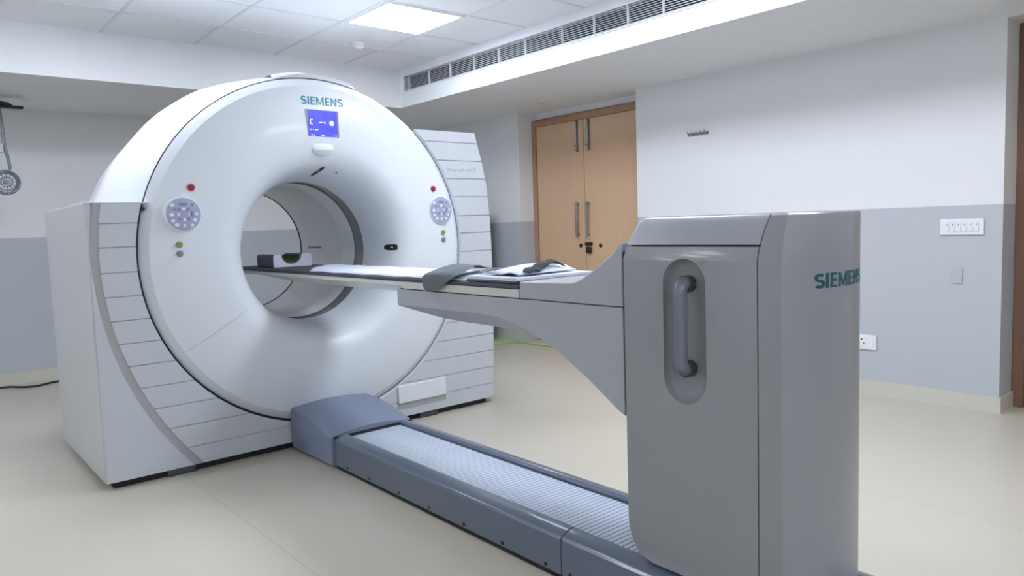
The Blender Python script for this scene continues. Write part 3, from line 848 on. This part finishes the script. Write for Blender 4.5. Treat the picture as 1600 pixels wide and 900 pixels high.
# head holder
hx0, hx1, hy0, hy1 = 1.671, 1.903, 4.077, 4.325
hp = [(hx0, .9475), (hx1, .9475), (hx1, 1.010), (hx1-.008, 1.020), (1.845, 1.020)]
for k in range(13):
    a = math.radians(0-180*k/12); hp.append((1.779+.060*math.cos(a), 1.013+.050*math.sin(a)))
hp += [(1.712, 1.020), (hx0+.008, 1.020), (hx0, 1.010)]
t = thing('head_holder', (1.787, 4.2, .9475), 'grey block head holder with a rounded trough at the bore end of the table', 'head holder')
MB().prism(hp, hy0+.004, hy1, 'Y').build('block', M['headgrey'], t, bevel=.004)
MB().prism([(a, b) for a, b in hp], hy0, hy0+.004, 'Y').build('front_plate', M['sheet'], t)
mb = MB(); inn = [(1.779+.059*math.cos(math.radians(-180*k/12)), 1.013+.049*math.sin(math.radians(-180*k/12))) for k in range(13)]
out = [(1.779+.050*math.cos(math.radians(-180*k/12)), 1.013+.040*math.sin(math.radians(-180*k/12))) for k in range(13)]
mb.prism(inn+out[::-1], hy0+.006, hy1-.002, 'Y').build('cushion', M['olive'], t)
# grey-green strap draped over the near edge
def ribbon(path, wvec, m, thick=.004, name='body_strap', nw=7, wr=.003):
    """path = list of (x,y,z); wvec = width vector per point"""
    mb = MB(); rows = []
    for i, (p, wv) in enumerate(zip(path, wvec)):
        p = Vector(p); wv = Vector(wv)
        row = []
        for j in range(nw):
            q = p+wv*(j/(nw-1)-.5)
            q.z += wr*math.sin(i*1.3+j*1.1)
            row.append(tuple(q))
        rows.append(row)
    o = mb.loft(rows, closed=False, caps=False).build(name, m, None, smooth=60)
    sd = o.modifiers.new('t', 'SOLIDIFY'); sd.thickness = thick; sd.offset = 1
    su = o.modifiers.new('s', 'SUBSURF'); su.levels = 1; su.render_levels = 2
    return o
path = [(1.588, 2.36, .905), (1.587, 2.345, .925), (1.587, 2.33, .945), (1.592, 2.31, .966), (1.62, 2.30, .975), (1.68, 2.32, .985), (1.74, 2.34, .994), (1.80, 2.37, .988), (1.86, 2.40, .975), (1.91, 2.42, .968)]
wv = [(0, .10, .0), (0, .15, .0), (0, .19, 0), (0, .22, 0), (.0, .22, 0), (.01, .20, 0), (.02, .18, 0), (.03, .16, 0), (.03, .14, 0), (.03, .12, 0)]
o = ribbon(path, wv, M['cloth'])
tag(o, 'grey green strap folded over the near edge of the table', 'strap')
path = [(1.66, 2.14, .971), (1.69, 2.15, .978), (1.74, 2.155, .982), (1.80, 2.16, .979), (1.87, 2.16, .973)]
wv = [(.02, .05, 0), (.01, .06, 0), (.01, .065, 0), (0, .06, 0), (0, .05, 0)]
o = ribbon(path, wv, M['dkblue'], name='folded_cloth')
tag(o, 'dark slate folded cloth beside the grey green strap', 'cloth')
# rumpled pale cloth and the black strap curled over it
mb = MB(); rows = []
for i in range(15):
    u = i/14; row = []
    for j in range(11):
        w = j/10
        x = 1.64+.31*w; y = 1.90+.19*u+.03*w
        z = .9735+.016*math.sin(PI*u)*math.sin(PI*min(1, w*1.1+.05))**.6+.006*math.sin(9*u+5*w)*math.sin(PI*u)+.012*w*math.sin(PI*u)
        row.append((x, y, z))
    rows.append(row)
o = mb.loft(rows, closed=False, caps=False).build('rumpled_cloth', M['sheet'], None, smooth=60)
sd = o.modifiers.new('t', 'SOLIDIFY'); sd.thickness = .003; sd.offset = 1
tag(o, 'rumpled pale cloth lying on the short pad near the column', 'cloth')
path = [(1.675, 1.90, .978), (1.70, 1.915, .992), (1.725, 1.90, .985), (1.75, 1.93, .990), (1.78, 1.945, .995), (1.82, 1.96, 1.002), (1.86, 1.975, 1.008), (1.89, 1.975, 1.004), (1.915, 1.965, .990)]
wv = [(-.01, .035, .012)]*9
o = ribbon(path, wv, M['cloth2'], name='body_strap', nw=5, wr=.004, thick=.006)
tag(o, 'narrow black strap curled on the pale cloth near the column', 'strap')

# ------------------------------------------------------------------ wall fittings
t = thing('switch_plate', (XA, 1.509, 1.05), 'white six-gang switch plate on the grey part of the right wall', 'light switch')
B('plate', M['plate'], t, (XA-.012, XA, 1.398, 1.621, 1.004, 1.097), bevel=.003)
for k in range(6):
    y = 1.421+k*.0305
    o = B('rocker', M['plate'], t, (XA-.017, XA-.011, y, y+.026, 1.022, 1.080), bevel=.002)
    B('rocker_mark', M['greybtn'], o, (XA-.0176, XA-.0168, y+.008, y+.0125, 1.058, 1.068), smooth=0)
t = thing('socket_plate', (XA, 2.04, .33), 'white power socket low on the right wall', 'wall socket')
B('plate', M['plate'], t, (XA-.012, XA, 1.978, 2.135, .284, .378), bevel=.003)
B('socket_face', M['plate'], t, (XA-.015, XA-.011, 2.035, 2.10, .300, .362), bevel=.001)
mb = MB()
for dy, z, r in ((0, .350, .0055), (-.014, .325, .004), (.014, .325, .004)): mb.cyl((XA-.0155, 2.066+dy, z), (XA-.0148, 2.066+dy, z), r, 12)
mb.build('pin_holes', M['gap'], t)
B('rocker', M['plate'], t, (XA-.016, XA-.011, 1.993, 2.018, .305, .357), bevel=.001)
tag(B('blank_cover_plate', M['patch'], None, (XA-.006, XA+.001, 1.502, 1.560, .725, .812), bevel=.001), 'painted-over blank cover plate below the white switch plate', 'cover plate')
t = thing('hook_rail', (XA, 3.288, 1.775), 'small grey hook strip on the white wall right of the double door', 'hook rail')
B('rail', M['steel'], t, (XA-.012, XA, 3.20, 3.378, 1.766, 1.788), bevel=.002)
for k in range(5):
    y = 3.215+k*.037
    mb = MB(); mb.tube([(XA-.012, y, 1.78), (XA-.03, y, 1.776), (XA-.036, y, 1.785), (XA-.036, y, 1.80)], .004, 8); mb.build('hook', M['steel'], t)

# dark grey cabinet seen past the scanner
t = thing('equipment_cabinet', (4.43, 5.95, 0), 'tall dark grey cabinet behind the right side of the scanner', 'cabinet')
B('body', M['cab'], t, (4.25, 4.50, 5.62, 6.25, .03, 1.30), bevel=.006)
B('door', M['cab'], t, (4.243, 4.25, 5.65, 6.22, .06, 1.27), bevel=.002)
B('foot', M['black'], t, (4.27, 4.30, 5.65, 5.70, 0, .03)); B('foot', M['black'], t, (4.45, 4.48, 5.65, 5.70, 0, .03))
B('foot', M['black'], t, (4.27, 4.30, 6.17, 6.22, 0, .03)); B('foot', M['black'], t, (4.45, 4.48, 6.17, 6.22, 0, .03))

# cables on the floor
def smooth_path(P, n=8):
    P = [Vector(p) for p in P]; out = []
    for i in range(len(P)-1):
        p0 = P[max(0, i-1)]; p1 = P[i]; p2 = P[i+1]; p3 = P[min(len(P)-1, i+2)]
        for k in range(n):
            t_ = k/n
            out.append(.5*((2*p1)+(p2-p0)*t_+(2*p0-5*p1+4*p2-p3)*t_**2+(-p0+3*p1-3*p2+p3)*t_**3))
    out.append(P[-1]); return out
o = MB().tube(smooth_path([(-.6, 6.98, .008), (.2, 6.96, .008), (.61, 6.93, .008), (.69, 6.86, .008), (.75, 6.80, .008), (.83, 6.79, .008), (.97, 6.86, .008), (1.2, 6.80, .008), (1.45, 6.2, .008), (1.5, 5.3, .008)]), .008, 8).build('power_cable', M['cable'], None)
tag(o, 'black cable curving over the floor by the left wall base', 'cable')
o = MB().tube(smooth_path([(4.1, 5.50, .008), (4.35, 5.46, .008), (4.45, 5.42, .008), (4.56, 5.40, .008), (4.60, 5.22, .008), (4.605, 5.0, .008), (4.61, 4.8, .008)]), .008, 8).build('earth_cable', M['gcable'], None)
tag(o, 'bright green cable on the floor near the double door, nearer strand', 'cable')
o = MB().tube(smooth_path([(4.2, 5.66, .007), (4.42, 5.55, .007), (4.62, 5.52, .007), (4.63, 5.2, .007), (4.63, 4.9, .007)]), .006, 8).build('earth_cable', M['gcable'], None)
tag(o, 'thin green cable on the floor near the double door, farther strand', 'cable')

# hanging fixture at the left edge
t = thing('hanging_fixture', (.72, 6.6, ZS), 'black ceiling bracket with grey tube and round wire cage at left edge', 'ceiling fixture')
HYc = 6.5
mb = MB(); mb.box(.42, .845, HYc-.03, HYc+.03, 2.112, 2.130); mb.prism([(.50, 2.130), (.78, 2.130), (.75, 2.15), (.60, 2.165), (.50, 2.165)], HYc-.05, HYc+.05, 'Y')
mb.box(.57, .66, HYc-.04, HYc+.04, 2.165, ZS)
mb.build('bracket', M['black'], t, bevel=.003)
mb = MB(); mb.tube([(.70, HYc, 2.11), (.708, HYc, 1.95), (.712, HYc, 1.84), (.722, HYc, 1.78), (.735, HYc, 1.67)], .011, 12); mb.build('tube', M['tube'], t)
mb = MB(); mb.tube([(.60, HYc, 2.11), (.61, HYc, 1.95), (.62, HYc, 1.84), (.65, HYc, 1.66)], .008, 12); mb.build('tube', M['tube'], t)
mb = MB(); mb.box(.60, .705, HYc-.02, HYc+.02, 1.79, 1.86); mb.build('sleeve', M['clear'], t, bevel=.006)
mb = MB()
wx, wz = .70, 1.577
for r, yy in ((.088, HYc), (.075, HYc-.03), (.060, HYc-.045), (.035, HYc-.05), (.075, HYc+.03)):
    mb.tube([(wx+r*math.cos(2*PI*k/40), yy, wz+r*math.sin(2*PI*k/40)) for k in range(40)], .0045, 6, closed=True)
for k in range(12):
    a = 2*PI*k/12
    mb.tube([(wx+q*math.cos(a), yy, wz+q*math.sin(a)) for q, yy in ((0, HYc-.052), (.035, HYc-.05), (.06, HYc-.045), (.075, HYc-.03), (.088, HYc), (.075, HYc+.03))], .003, 6)
mb.cyl((wx, HYc-.055, wz), (wx, HYc+.03, wz), .014, 16)
mb.build('wire_cage', M['tube'], t)

# ------------------------------------------------------------------ camera, world, view
F = Vector((0.64941383, 0.75564812, -0.08519151)); R2 = Vector((0.75614086, -0.65357055, -0.03311403)); U2 = Vector((0.08070122, 0.04291207, 0.99581417))
cam = bpy.data.cameras.new('camera'); co = bpy.data.objects.new('camera', cam); C.objects.link(co)
m = Matrix.Identity(4)
for i in range(3):
    m[i][0] = R2[i]; m[i][1] = U2[i]; m[i][2] = -F[i]
m[2][3] = 1.15
co.matrix_world = m
cam.sensor_width = 36.; cam.lens = 1141.479/1600*36; cam.shift_x = -(808.65-800)/1600; cam.shift_y = (447.82-450)/1600
cam.clip_start = .05
bpy.context.scene.camera = co
w = bpy.data.worlds.new('world'); bpy.context.scene.world = w; w.use_nodes = True
w.node_tree.nodes['Background'].inputs[0].default_value = (.5, .55, .6, 1); w.node_tree.nodes['Background'].inputs[1].default_value = .3
vs = bpy.context.scene.view_settings
vs.view_transform = 'Standard'; vs.look = 'None'; vs.gamma = 1; vs.exposure = 0.; vs.use_curve_mapping = False
